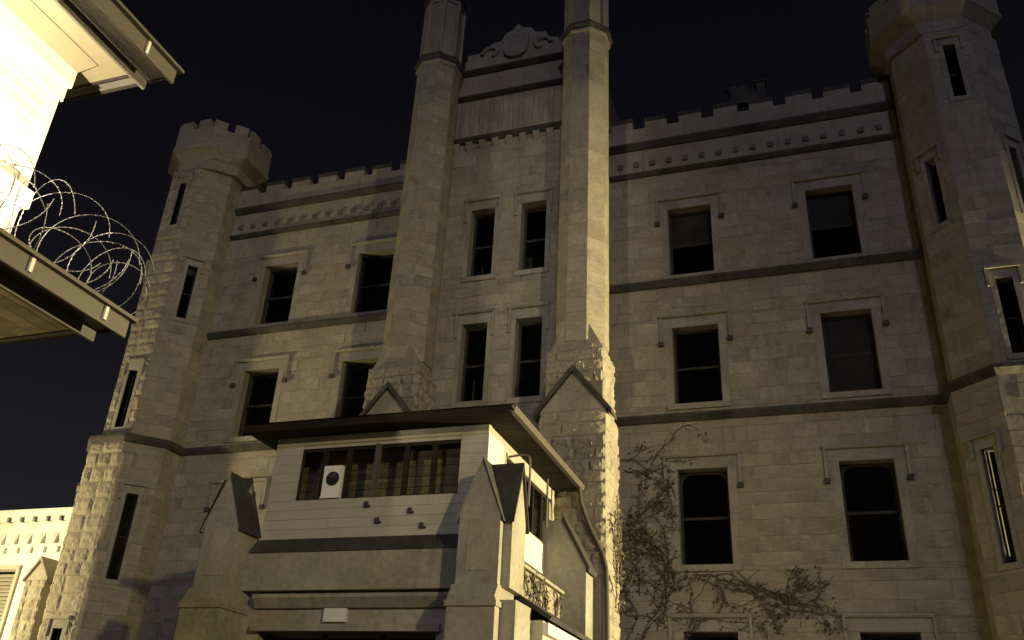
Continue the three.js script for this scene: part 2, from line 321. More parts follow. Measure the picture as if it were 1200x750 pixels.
// middle parapet
{
  const [x0, x1] = XC, z = zC;
  for (const [y, h, o] of [[19.14, 0.24, 0.2], [20.92, 0.2, 0.16], [21.96, 0.22, 0.2]]) part(prison, 'cornice', prism(stringProf(z, y, h, o), 'x', x0, x1), M.soot);
  part(prison, 'attic_wall', [box(x0, x1, 18.98, 19.14, z - 0.3, z + 0.02), box(x0, x1, 19.38, 20.92, z - 0.3, z + 0.01), box(x0, x1, 21.12, 21.96, z - 0.3, z + 0.02)], M.stone);
  for (let x = x0 + 0.25; x < x1 - 0.15; x += 0.44) part(prison, 'corbel', prism([[z, 19.14], [z + 0.15, 19.14], [z + 0.15, 19.06], [z, 18.86]], 'x', x, x + 0.2), M.stone);
  for (let x = x0 + 0.2; x < x1 - 0.1; x += 0.33) part(prison, 'panel_rib', prism([[z, 19.4], [z + 0.07, 19.4], [z + 0.07, 20.78], [z, 20.9]], 'x', x, x + 0.09), M.trim);
  // stepped carved crest
  const st = [[-9.5, 22.18], [-9.5, 22.7], [-9.1, 22.7], [-9.05, 22.95], [-8.75, 22.95], [-8.6, 23.28], [-8.3, 23.3], [-8.12, 23.62], [-7.9, 23.7], [-7.72, 23.95], [-7.5, 23.72], [-7.25, 23.66], [-7.1, 23.42], [-6.75, 23.35], [-6.6, 23.05], [-6.3, 22.98], [-6.2, 22.72], [-5.85, 22.72], [-5.85, 22.18]];
  part(prison, 'crest_gable', prism(st, 'z', z - 0.3, z), M.stone, 'stepped crest with a carved shield');
  const sh = []; for (let i = 0; i <= 12; i++) { const t = i / 12 * Math.PI; sh.push([-7.72 - 0.42 * Math.cos(t), 22.85 - 0.42 * Math.sin(t) ** 0.8]); }
  sh.push([-7.3, 23.3], [-7.72, 23.42], [-8.14, 23.3]);
  part(prison, 'carved_shield', prism(sh, 'z', z + 0.002, z + 0.12), M.trim);
  for (const s of [-1, 1]) { const p = []; for (let i = 0; i <= 18; i++) { const t = i / 18 * 4.6, r = 0.34 - 0.055 * t; p.push([-7.72 + s * (0.85 + r * Math.cos(t)), 22.8 + r * Math.sin(t), z + 0.04]); } part(prison, 'carved_scroll', tube(p, 0.07, 6), M.trim); }
  for (const x of [-9.45, -6.2]) part(prison, 'merlon', box(x, x + 0.42, 22.7, 22.95, z - 0.28, z - 0.01), M.stone);
}
// ---- corner towers
function tower(cx, cz, lean, rock, label) {
  const t = group(prison, 'corner_tower', label), A = 2.72, A0 = 2.9;
  const back = [], blocks = [];
  for (let k = 0; k < 8; k++) {
    const th = k * Math.PI / 4 - Math.PI, deg = Math.round(th * 180 / Math.PI);
    for (const [a, y0, y1, low] of [[A0, 0, 10.05, 1], [A, 10.3, 20.4, 0]]) {
      const s = a * 0.41421, m = faceMat(cx + (low ? 0 : lean[0]) + Math.sin(th) * a / 2, cz + Math.cos(th) * a / 2, th), holes = [], cuts = [];
      const slit = (v0, v1, w) => { holes.push([-w / 2, w / 2, v0, v1]); cuts.push([-w / 2 - 0.12, w / 2 + 0.12, v0 - 0.14, v1 + 0.24]); slitDress(v0, v1, w, m); };
      const vis = Math.abs(deg) <= 90;
      if (vis) {
        if (Math.abs(deg) === 45) low ? slit(6.0, 8.5, 0.34) : slit(14.45, 16.42, 0.32);
        if (deg === 0) { if (low) { slit(2.3, 4.6, 0.34); } else { slit(10.55, 12.5, 0.36); slit(18.0, 19.8, 0.3); } }
      }
      back.push(slab(-s / 2, s / 2, y0, y1, holes, 0.3, m));
      if (!vis) continue;
      const rk = rock.includes(deg) && (low || deg === 0), re = courses(-s / 2, s / 2, y0 + 0.02, y1 - 0.02, cuts, rk ? 0.43 : 0.36, rk ? 0.4 : 0.45, rk ? 0.75 : 0.8);
      if (rk) {
        const single = re.filter((r) => r[2] > 2.2 && r[3] < 16.6);
        blockMeshes(t, single, m, 0.03, 0.045, 0.01); blocks.push(...blockGeos(re.filter((r) => !single.includes(r)), m, 0.03, 0.04, 0.008));
      } else blocks.push(...blockGeos(re, m));
    }
  }
  function slitDress(v0, v1, w, m) {
    const ap = (g) => uvs(g.applyMatrix4(m), 0.25, rnd(), rnd());
    const e = w / 2;
    part(t, 'slit_surround', [ap(box(-e - 0.12, -e, v0, v1, -0.3, 0.02)), ap(box(e, e + 0.12, v0, v1, -0.3, 0.02)), ap(box(-e - 0.12, e + 0.12, v0 - 0.14, v0 - 0.003, -0.3, 0.03)), ap(box(-e - 0.12, e + 0.12, v1 + 0.003, v1 + 0.24, -0.3, 0.02))], M.trim);
    part(t, 'hood_mould', [ap(box(-e - 0.2, e + 0.2, v1 + 0.243, v1 + 0.33, -0.05, 0.1)), ap(box(-e - 0.2, -e - 0.14, v1 - 0.2, v1 + 0.24, -0.05, 0.07)), ap(box(e + 0.14, e + 0.2, v1 - 0.2, v1 + 0.24, -0.05, 0.07))], M.trim);
    part(t, 'slit_frame', [ap(box(-e, -e + 0.04, v0, v1, -0.24, -0.2)), ap(box(e - 0.04, e, v0, v1, -0.24, -0.2)), ap(box(-e + 0.04, e - 0.04, (v0 + v1) / 2 - 0.02, (v0 + v1) / 2 + 0.02, -0.24, -0.2))], M.sash);
  }
  part(t, 'tower_wall', back, M.mortar);
  stuff(part(t, 'ashlar_blocks', blocks, M.stoneV));
  part(t, 'string_course', octLathe([[A / 2 - 0.2, 10.03], [A0 / 2 + 0.02, 10.03], [A0 / 2 + 0.14, 10.16], [A0 / 2 + 0.14, 10.24], [A / 2 - 0.02, 10.36], [A / 2 - 0.2, 10.36]], cx, cz), M.soot);
  part(t, 'floor_deck', octLathe([[0, 14.0], [A / 2 - 0.32, 14.0], [A / 2 - 0.32, 14.1], [0, 14.1]], cx, cz), M.inside);
  part(t, 'corbelled_cap', octLathe([[0, 20.35], [A / 2 + 0.02, 20.35], [A / 2 + 0.03, 20.72], [A / 2 + 0.3, 20.98], [A / 2 + 0.36, 21.02], [A / 2 + 0.36, 21.18], [A / 2 + 0.33, 21.22], [A / 2 + 0.33, 21.92], [A / 2, 21.92], [A / 2, 21.5], [0, 21.5]], cx + lean[1], cz), M.stone);
  const ca = A + 0.66, cs = ca * 0.41421;
  for (let k = 0; k < 8; k++) {
    const th = k * Math.PI / 4, m = faceMat(cx + lean[1] + Math.sin(th) * ca / 2, cz + Math.cos(th) * ca / 2, th);
    for (const u of [-cs / 2 + 0.1, 0.13]) { const h = rr(0.34, 0.42); part(t, 'merlon', uvs(box(u, u + cs / 2 - 0.23, 21.922, 21.92 + h, -0.3, -0.004).applyMatrix4(m), 0.25, rnd(), rnd()), M.blocks[k % 4]); }
  }
  return t;
}
tower(-20.28, 0.12, [0.16, 0.34], [0, -45], 'octagonal corner tower at the left with rock faced stones');
tower(4.76, 0.12, [0, -0.1], [], 'octagonal corner tower at the right edge');

// ---- the two turrets beside the middle wall
function turret(cx, cz, label) {
  const t = group(prison, 'turret', label), a = 1.28;
  const A = [];
  for (let k = 0; k < 8; k++) {
    const th = k * Math.PI / 4 - Math.PI, deg = Math.round(th * 180 / Math.PI); if (Math.abs(deg) > 90) continue;
    const s = a * 0.41421, m = faceMat(cx + Math.sin(th) * a / 2, cz + Math.cos(th) * a / 2, th);
    A.push(...blockGeos(courses(-s / 2, s / 2, 11.3, 21.72, [], 0.36, 0.5, 0.6), m, 0.03, 0, 0.004));
  }
  part(t, 'shaft', octLathe([[0, 9], [a / 2 - 0.02, 9], [a / 2 - 0.02, 21.75], [0, 21.75]], cx, cz), M.mortar);
  stuff(part(t, 'ashlar_blocks', A, M.stoneV));
  const ring = (y, b) => part(t, 'moulded_ring', octLathe([[b, y + 0.1], [b + 0.05, y + 0.1], [b + 0.12, y + 0.2], [b + 0.12, y + 0.28], [b - 0.01, y + 0.36], [b - 0.1, y + 0.36]], cx, cz), M.soot);
  ring(21.72, a / 2);
  for (const [y, b] of [[21.66, a / 2], [24.44, a / 2 - 0.06]]) part(t, 'ring_bead', octLathe([[b - 0.05, y], [b + 0.02, y], [b + 0.06, y + 0.06], [b + 0.06, y + 0.12], [b - 0.05, y + 0.155]], cx, cz), M.trim);
  part(t, 'upper_shaft', octLathe([[0, 21.8], [a / 2 - 0.05, 21.8], [a / 2 - 0.07, 24.6], [0, 24.6]], cx, cz), M.stone);
  for (let k = 0; k < 8; k++) { const th = (k + 0.5) * Math.PI / 4, r = (a / 2 - 0.05) * octR; part(t, 'corner_rib', uvs(new THREE.CylinderGeometry(0.06, 0.06, 2.45, 6).translate(cx + Math.sin(th) * r, 23.38, cz + Math.cos(th) * r)), M.trim); }
  ring(24.5, a / 2 - 0.06);
  part(t, 'pinnacle', octLathe([[0, 24.8], [a / 2 - 0.1, 24.8], [a / 2 - 0.1, 27.2], [a / 2 + 0.1, 27.6], [a / 2 + 0.1, 28.4], [0, 28.4]], cx, cz), M.stone);
  // square base with broach, gablet and rock faced stones
  const hw = 0.71, zf = cz + 0.72, hb = 0.8, zb = cz + 0.82;
  const bz = cz - 0.5;
  part(t, 'broach', [prism([[cx - hw, 11.0], [cx + hw, 11.0], [cx + 0.27, 11.85], [cx - 0.27, 11.85]], 'z', bz, zf - 0.13), prism([[zf, 11.0], [zf - 0.5, 11.85], [bz, 11.85], [bz, 11.0]].reverse(), 'x', cx - 0.42, cx + 0.42)], M.stone);
  part(t, 'base', [box(cx - hw + 0.02, cx + hw - 0.02, 9.2, 11.0, bz, zf - 0.02), box(cx - hb + 0.02, cx + hb - 0.02, 0, 9.4, bz - 0.02, zb - 0.02)], M.mortar);
  const faces = [[cx, zf, 0, -hw, hw, 10.1, 11.0], [cx + hw, (bz + zf) / 2, Math.PI / 2, -(zf - bz) / 2, (zf - bz) / 2, 9.5, 11.0], [cx - hw, (bz + zf) / 2, -Math.PI / 2, -(zf - bz) / 2, (zf - bz) / 2, 9.5, 11.0],
    [cx, zb, 0, -hb, hb, 5.5, 9.35], [cx + hb, (bz + zb) / 2, Math.PI / 2, -(zb - bz) / 2, (zb - bz) / 2, 2.5, 9.35], [cx - hb, (bz + zb) / 2, -Math.PI / 2, -(zb - bz) / 2, (zb - bz) / 2, 5.5, 9.35]];
  faces.forEach(([x, z, th, u0, u1, v0, v1], i) => {
    const m = faceMat(x, z, th), re = courses(u0, u1, v0, v1, [], 0.3, 0.28, 0.6);
    if (i === 0 || i === 3) blockMeshes(t, re, m, 0.03, 0.06, 0.008); else stuff(part(t, 'rock_faced_blocks', blockGeos(re, m, 0.03, 0.05, 0.008), M.stoneV));
  });
  // gablet
  part(t, 'gable_wall', prism([[cx - hb, 9.36], [cx + hb, 9.36], [cx, 10.36]], 'z', zf - 0.3, zb - 0.01), M.stone);
  for (const s of [-1, 1]) part(t, 'gable_coping', prism([[cx, 10.36], [cx + s * (hb + 0.16), 9.2], [cx + s * (hb + 0.16), 9.32], [cx, 10.52]].slice(0)[s > 0 ? 'slice' : 'reverse'](), 'z', zf - 0.4, zb + 0.1), M.soot);
  return t;
}
turret(-5.2, 2.2, 'tall octagonal turret right of the middle wall');
turret(-10.14, 2.2, 'tall octagonal turret left of the middle wall');

// ------------------------------------------------------------------ gatehouse in front
const gate = thing('gatehouse', 'two storey stone gatehouse with glazed upper room, dark eaves and gabled buttresses', 'gatehouse');
{
  const X0 = -10.05, X1 = -5.55, Z0 = 3.05, Z1 = 7.55, W = [-9.46, -6.09, 6.05, 7.11];
  const side = faceMat(X1, 0, Math.PI / 2);   // u = -z, w = +x
  const sw = [-6.45, -3.35, 6.02, 7.1];
  part(gate, 'upper_wall', [slab(X0, X1, 5.2, 7.36, [W], 0.14, faceMat(0, Z1, 0), -0.022), slab(-Z1 + 0.17, -Z0, 5.2, 7.36, [sw], 0.14, side, -0.012), box(X0, X0 + 0.14, 5.2, 7.36, Z0, Z1 - 0.17), box(X0 + 0.15, X1 - 0.16, 5.2, 7.36, Z0, Z0 + 0.1)], M.cream);
  // boards on the front
  for (let i = 0; i < 11; i++) {
    const y0 = 5.33 + i * 0.185, y1 = Math.min(y0 + 0.181, 7.34); if (y0 > 7.3) break;
    const segs = y1 <= W[2] + 0.02 || y0 >= W[3] - 0.02 ? [[X0, X1]] : [[X0, W[0] - 0.005], [W[1] + 0.005, X1]];
    for (const [a, b] of segs) part(gate, 'wall_board', prism([[Z1 - 0.02, y0], [Z1 + rr(0.001, 0.006), y0], [Z1 + 0.002, y1], [Z1 - 0.02, y1]], 'x', a, b), M.cream);
  }
  part(gate, 'side_panel', box(X1 - 0.01, X1 + 0.012, 5.3, 5.98, Z0 + 0.02, 6.7), M.white, 'bright white panel under the side windows');
  part(gate, 'side_panel', box(X1 - 0.01, X1 + 0.012, 5.3, 7.2, 6.72, Z1), M.white, 'bright white corner panel');
  // front windows
  const zf = Z1 - 0.06;
  const bay = [W[0], -8.6, -7.83, -7.74, -7.2, -6.62, W[1]];
  const wgrp = group(gate, 'window', 'row of six panes in dark frames');
  part(wgrp, 'window_frame', [box(W[0], W[1], W[3] - 0.06, W[3], zf - 0.06, zf), box(W[0], W[1], W[2], W[2] + 0.05, zf - 0.06, zf)], M.darkwood);
  part(wgrp, 'post', box(-7.83, -7.75, W[2] + 0.02, W[3], zf - 0.02, Z1 + 0.03), M.tan);
  const xs = [W[0], -8.95, -8.42, -7.83, -7.75, -7.2, -6.63, W[1]];
  xs.forEach((x, i) => { if (i === 3 || i === 4) return; const w = i === 2 || i === 1 || i === 5 || i === 6 ? 0.05 : 0.03; part(wgrp, 'mullion', box(Math.max(W[0], x - w), Math.min(W[1], x + w), W[2] + 0.05, W[3] - 0.06, zf - 0.05, zf + 0.01), M.darkwood); });
  for (let i = 0; i < 7; i++) { if (i === 3 || i === 1) continue; const a = xs[i] + 0.03, b = xs[i + 1] - 0.03; part(wgrp, 'pane', new THREE.PlaneGeometry(b - a, 0.95).translate((a + b) / 2, 6.575, zf - 0.03), M.glass); }
  // side windows
  const sgrp = group(gate, 'window', 'side windows with tall panes'), xf = X1 - 0.05;
  part(sgrp, 'window_frame', [box(xf - 0.05, xf, 7.04, 7.1, 3.35, 6.45), box(xf - 0.05, xf, 6.02, 6.07, 3.35, 6.45)], M.darkwood);
  for (const z of [3.38, 4.0, 4.62, 5.24, 5.86, 6.42]) part(sgrp, 'mullion', box(xf - 0.05, xf + 0.02, 6.07, 7.04, z - 0.035, z + 0.035), z > 5 && z < 6 || z < 3.5 ? M.cream : M.darkwood);
  for (let i = 0; i < 5; i++) part(sgrp, 'pane', new THREE.PlaneGeometry(0.55, 0.97).rotateY(Math.PI / 2).translate(xf - 0.03, 6.55, 3.69 + i * 0.62), M.glass);
  // room inside
  for (let i = 0; i < 10; i++) part(gate, 'inner_board', box(X0 + 0.16, X1 - 0.17, 5.35 + i * 0.2, 5.54 + i * 0.2, Z0 + 0.11, Z0 + 0.13 + rr(0, 0.008)), M.plank[i % 3]);
  part(gate, 'inner_floor', box(X0 + 0.15, X1 - 0.15, 5.1, 5.19, Z0 + 0.1, Z1 - 0.17), M.darkwood);
  for (let i = 0; i < 7; i++) part(gate, 'inner_board', box(X0 + 0.16, X1 - 0.5, 5.82 + i * 0.2, 6.008 + i * 0.2, Z1 - 0.62, Z1 - 0.6 + rr(0, 0.01)), M.plank[i % 3]);
  part(gate, 'board_backing', box(X0 + 0.15, X1 - 0.48, 5.8, 7.3, Z1 - 0.66, Z1 - 0.625), M.plank[1]);
  part(gate, 'curtain', prism([[-9.38, 6.1], [-9.02, 6.1], [-9.08, 6.9], [-9.2, 7.0], [-9.34, 6.6]], 'z', Z1 - 0.4, Z1 - 0.37), M.plank[0]);
  // eaves and roof
  const E0 = -10.55, E1 = -4.95, EZ = 8.05;
  part(gate, 'soffit', [box(E0 + 0.03, E1 - 0.03, 7.362, 7.4, 3.0, EZ - 0.03)], M.darkwood);
  part(gate, 'fascia', [box(E0, E1, 7.34, 7.5, EZ - 0.028, EZ)], M.darkwood);
  part(gate, 'gutter', [prism([[E1 - 0.03, 7.36], [E1 + 0.06, 7.36], [E1 + 0.1, 7.46], [E1 + 0.085, 7.46], [E1 + 0.05, 7.375], [E1 - 0.03, 7.375]], 'z', 3.0, EZ + 0.03), box(E1 - 0.028, E1, 7.376, 7.5, 3.0, EZ - 0.03)], M.tan, 'pale gutter along the right eaves');
  part(gate, 'roof', (() => { const g = new THREE.BufferGeometry(), a = [E0 - 0.03, 7.502, EZ + 0.04], b = [E1 + 0.03, 7.502, EZ + 0.04], c = [E1 + 0.03, 7.502, 3.0], d = [E0 - 0.03, 7.502, 3.0], e = [-7.75, 8.25, 5.4], f = [-7.75, 8.25, 3.0]; g.setAttribute('position', new THREE.Float32BufferAttribute([...a, ...b, ...e, ...b, ...c, ...f, ...b, ...f, ...e, ...d, ...a, ...e, ...d, ...e, ...f, ...c, ...d, ...f, ...a, ...d, ...b, ...b, ...d, ...c], 3)); g.computeVertexNormals(); return uvs(g); })(), M.slate);
  // lower stage
  const L0 = -10.4, L1 = -5.15, LZ = 7.78;
  part(gate, 'weathering', [prism([[Z1 - 0.15, 5.33], [Z1 + 0.01, 5.33], [LZ, 5.08], [LZ, 5.04], [Z1 - 0.15, 5.04]].reverse(), 'x', L0 + 0.3, L1 - 0.36), prism([[X1 - 0.15, 5.04], [L1, 5.04], [L1, 5.1], [X1 + 0.014, 5.31], [X1 - 0.15, 5.31]], 'z', Z0, LZ - 0.22)], M.slate, 'sloping stone offset below the upper room');
  part(gate, 'lower_wall', [box(L0, L1, 4.36, 5.04, Z0, LZ - 0.03), box(L0 + 0.1, L1 - 0.1, 3.7, 4.36, Z0, LZ - 0.28), box(L0 + 0.1, -9.8, 0, 3.7, Z0, LZ - 0.3), box(-6.3, L1 - 0.1, 0, 3.7, Z0, LZ - 0.3), box(L0 + 0.12, L1 - 0.12, 0, 3.7, Z0, Z0 + 0.4)], M.stone);
  part(gate, 'string_course', prism([[LZ - 0.3, 4.08], [LZ - 0.2, 4.08], [LZ - 0.06, 4.24], [LZ - 0.06, 4.3], [LZ - 0.3, 4.357]], 'x', L0 + 0.5, L1 - 0.5), M.stone);
  part(gate, 'door_lintel', box(-9.9, -6.2, 3.68, 3.8, LZ - 0.3, LZ - 0.16), M.stone);
  part(gate, 'name_plate', box(-8.46, -8.02, 3.84, 4.07, LZ - 0.28, LZ - 0.2), M.white, 'small pale plate above the doorway');
  part(gate, 'doorway', [box(-9.8, -6.3, 0, 3.66, 6.2, 6.25), ...[-9.75, -8.6, -7.45, -6.35].map((x) => box(x, x + 0.08, 0, 3.66, 7.2, 7.28)), box(-9.8, -6.3, 3.5, 3.6, 7.19, 7.27)], M.darkwood);
  const marks = [[-7.88, 5.93], [-7.62, 5.62], [-6.98, 5.78], [-6.72, 5.5]];
  for (const [x, y] of marks) part(gate, 'wall_bracket', [box(x - 0.04, x + 0.03, y - 0.05, y + 0.05, Z1, Z1 + 0.05), box(x - 0.01, x + 0.08, y - 0.05, y - 0.02, Z1, Z1 + 0.07)], M.iron);
  // gabled corner buttresses: a front one and a side one each
  function buttress(cx, outS) {        // outS: +1 right corner, -1 left corner
    const b = group(gate, 'buttress', outS > 0 ? 'right corner buttress with crossed gables' : 'left corner buttress with crossed gables');
    const hw = 0.37, zF = 8.2, ey = 5.5, ay = 6.42, xS = cx + outS * 0.52, zs0 = 7.3, zs1 = 8.02, zm = (zs0 + zs1) / 2;
    part(b, 'front_face', prism([[cx - hw, 4.3], [cx + hw, 4.3], [cx + hw, ey], [cx, ay], [cx - hw, ey]], 'z', 7.5, zF), M.trim);
    const sp = [[zs0, 4.3], [zs1, 4.3], [zs1, ey], [zm, ay], [zs0, ey]];
    part(b, 'side_face', outS > 0 ? prism(sp, 'x', cx - 0.1, xS) : prism(sp, 'x', xS, cx + 0.1), M.trim);
    part(b, 'sunk_panel', box(cx - 0.2, cx + 0.2, 4.55, 5.4, zF + 0.001, zF + 0.012), M.stone);
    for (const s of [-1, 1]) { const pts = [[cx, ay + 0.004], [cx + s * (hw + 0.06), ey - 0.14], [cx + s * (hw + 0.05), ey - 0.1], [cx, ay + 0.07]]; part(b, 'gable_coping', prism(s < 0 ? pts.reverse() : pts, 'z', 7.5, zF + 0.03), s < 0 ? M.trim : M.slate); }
    for (const s of [-1, 1]) { const pts = [[zm, ay + 0.004], [zm + s * 0.42, ey - 0.14], [zm + s * 0.42, ey - 0.06], [zm, ay + 0.11]]; if (s < 0) pts.reverse(); part(b, 'gable_coping', outS > 0 ? prism(pts, 'x', cx - 0.1, xS + 0.05) : prism(pts, 'x', xS - 0.05, cx + 0.1), M.slate); }
    // wider lower stage with sloping offset
    part(b, 'lower_stage', [box(cx - hw - 0.05, cx + hw + 0.04, 0, 4.1, 7.4, 8.36), prism([[7.4, 4.1], [8.36, 4.1], [zF + 0.01, 4.33], [7.4, 4.33]], 'x', cx - hw - 0.05, cx + hw + 0.02), outS > 0 ? box(cx - 0.1, xS + 0.14, 0, 4.1, zs0 - 0.06, zs1 + 0.06) : box(xS - 0.14, cx + 0.1, 0, 4.1, zs0 - 0.06, zs1 + 0.06)], M.trim);
    part(b, 'offset_moulding', box(cx - hw - 0.08, cx + hw + 0.07, 3.96, 4.05, 7.4, 8.4), M.stone);
  }
  buttress(-5.36, 1); buttress(-10.5, -1);
  // rear side buttress against the turret
  const rb = group(gate, 'buttress', 'sloping buttress against the turret');
  part(rb, 'front_face', prism([[-5.6, 3], [-4.62, 3], [-4.62, 5.55], [-5.12, 6.5], [-5.6, 6.5]], 'z', 3.25, 3.85), M.trim);
  part(rb, 'gable_coping', prism([[-5.16, 6.5], [-4.56, 5.4], [-4.53, 5.48], [-5.14, 6.62]], 'z', 3.2, 3.9), M.slate);
  // lean-to along the side
  part(gate, 'lean_to_roof', prism([[L1 - 0.05, 4.5], [L1 - 0.05, 4.42], [-4.38, 3.92], [-4.34, 3.98]], 'z', 3.9, 7.22), M.slate);
  part(gate, 'lean_to_wall', [box(L1 - 0.1, -4.5, 0, 3.92, 3.92, 7.2)], M.cream);
  part(gate, 'lean_to_cornice', box(-4.5, -4.4, 3.7, 3.88, 3.92, 7.2), M.white);
  part(gate, 'side_ledge', prism([[L1 - 0.05, 4.94], [L1 + 0.09, 4.94], [L1 + 0.09, 5.0], [L1 - 0.05, 5.03]], 'z', 3.9, 7.2), M.trim);
  // downpipe and conduits
  part(gate, 'downpipe', tube([[-4.93, 7.36, 3.3], [-4.93, 7.2, 3.3], [-4.75, 6.6, 3.2], [-4.4, 5.8, 3.1], [-4.36, 5.4, 3.1], [-4.36, 0.1, 3.1]], 0.05, 8), M.iron);
  part(gate, 'conduit', tube([[-5.54, 7.1, 6.4], [-5.2, 7.12, 6.4], [-5.12, 7.08, 6.4], [-5.1, 6.95, 6.4], [-5.1, 6.1, 6.4]], 0.022, 6), M.tan);
  part(gate, 'conduit', tube([[-5.1, 7.0, 5.2], [-5.1, 6.6, 5.2], [-5.1, 6.0, 5.2]], 0.022, 6), M.tan);
}
// window unit standing in the open pane
{
  const u = thing('air_conditioner', 'white window air unit with round black fan in the gatehouse front window', 'air conditioner');
  part(u, 'casing', box(-8.88, -8.5, 6.11, 6.72, 7.35, 7.58), M.unit);
  part(u, 'fan_opening', new THREE.CylinderGeometry(0.14, 0.14, 0.012, 28).rotateX(Math.PI / 2).translate(-8.67, 6.46, 7.583), M.black);
  const bl = []; for (let k = 0; k < 5; k++) { const g = new THREE.BoxGeometry(0.1, 0.035, 0.006).translate(0.07, 0, 0); g.rotateX(0.5); g.rotateZ(k * 1.2566); g.translate(-8.67, 6.46, 7.594); bl.push(uvs(g)); }
  part(u, 'fan_blade', bl, M.iron);
  part(u, 'drip_tray', box(-8.89, -8.49, 6.08, 6.108, 7.35, 7.6), M.unit);
}

// ------------------------------------------------------------------ low white wing, bottom left
const wing = thing('low_wing', 'floodlit low white building with dentilled cornice behind the left tower', 'building');
{
  const z = -0.9, x0 = -36, x1 = -21.3, top = 8.72;
  const win = [-26.6, -25.05, 4.0, 6.8];
  part(wing, 'wall', [slab(x0, x1, 0, top - 0.3, [win], 0.3, faceMat(0, z, 0), 0), box(x0, x1, 0, top - 0.35, z - 8, z - 7.7), box(x0, x0 + 0.3, 0, top - 0.35, z - 7.7, z - 0.31), box(x1 - 0.3, x1, 0, top - 0.35, z - 7.7, z - 0.31)], M.white);
  part(wing, 'roof', box(x0, x1, top - 0.34, top - 0.2, z - 8.2, z + 0.1), M.slate);
  part(wing, 'cornice', prism([[z - 0.2, top - 0.2], [z + 0.26, top - 0.2], [z + 0.36, top - 0.1], [z + 0.36, top], [z - 0.2, top + 0.02]], 'x', x0, x1), M.white);
  part(wing, 'frieze_band', box(x0, x1, top - 1.2, top - 1.1, z, z + 0.07), M.white);
  for (let x = -28; x < x1 - 0.2; x += 0.56) {
    part(wing, 'dentil', box(x, x + 0.34, top - 0.36, top - 0.2, z + 0.002, z + 0.2), M.white);
    part(wing, 'bracket', prism([[z + 0.002, top - 1.1], [z + 0.14, top - 1.1], [z + 0.12, top - 1.0], [z + 0.002, top - 0.72]], 'x', x + 0.1, x + 0.32), M.white);
    part(wing, 'drop', box(x + 0.32, x + 0.5, top - 1.4, top - 1.2, z + 0.002, z + 0.09), M.white);
  }
  const wg = group(wing, 'window', 'louvred window with cream frame');
  part(wg, 'window_frame', [box(win[0] - 0.12, win[0], 4, 6.8, z, z + 0.08), box(win[1], win[1] + 0.12, 4, 6.8, z, z + 0.08), box(win[0] - 0.12, win[1] + 0.12, 6.8, 6.92, z, z + 0.09)], M.cream);
  for (let y = 4.05; y < 6.68; y += 0.12) part(wg, 'louvre_slat', prism([[z - 0.14, y + 0.1], [z - 0.04, y], [z - 0.03, y + 0.015], [z - 0.13, y + 0.115]], 'x', win[0], win[1]), M.cream);
  const b = group(wing, 'buttress', 'stone buttress with a pointed top');
  part(b, 'front_face', prism([[-23.5, 0], [-22.7, 0], [-22.7, 6.3], [-23.1, 6.85], [-23.5, 6.3]], 'z', z, z + 1.0), M.blocks[0]);
  const re = courses(-23.5, -22.7, 3, 6.25, [], 0.32, 0.3, 0.5); stuff(part(b, 'rock_faced_blocks', blockGeos(re, faceMat(0, z + 1.02, 0), 0.03, 0.04), M.stoneV));
  for (const s of [-1, 1]) { const pts = [[-23.1, 6.86], [-23.1 + s * 0.48, 6.2], [-23.1 + s * 0.48, 6.3], [-23.1, 6.97]]; part(b, 'gable_coping', prism(s < 0 ? pts.reverse() : pts, 'z', z, z + 1.08), M.stone); }
}

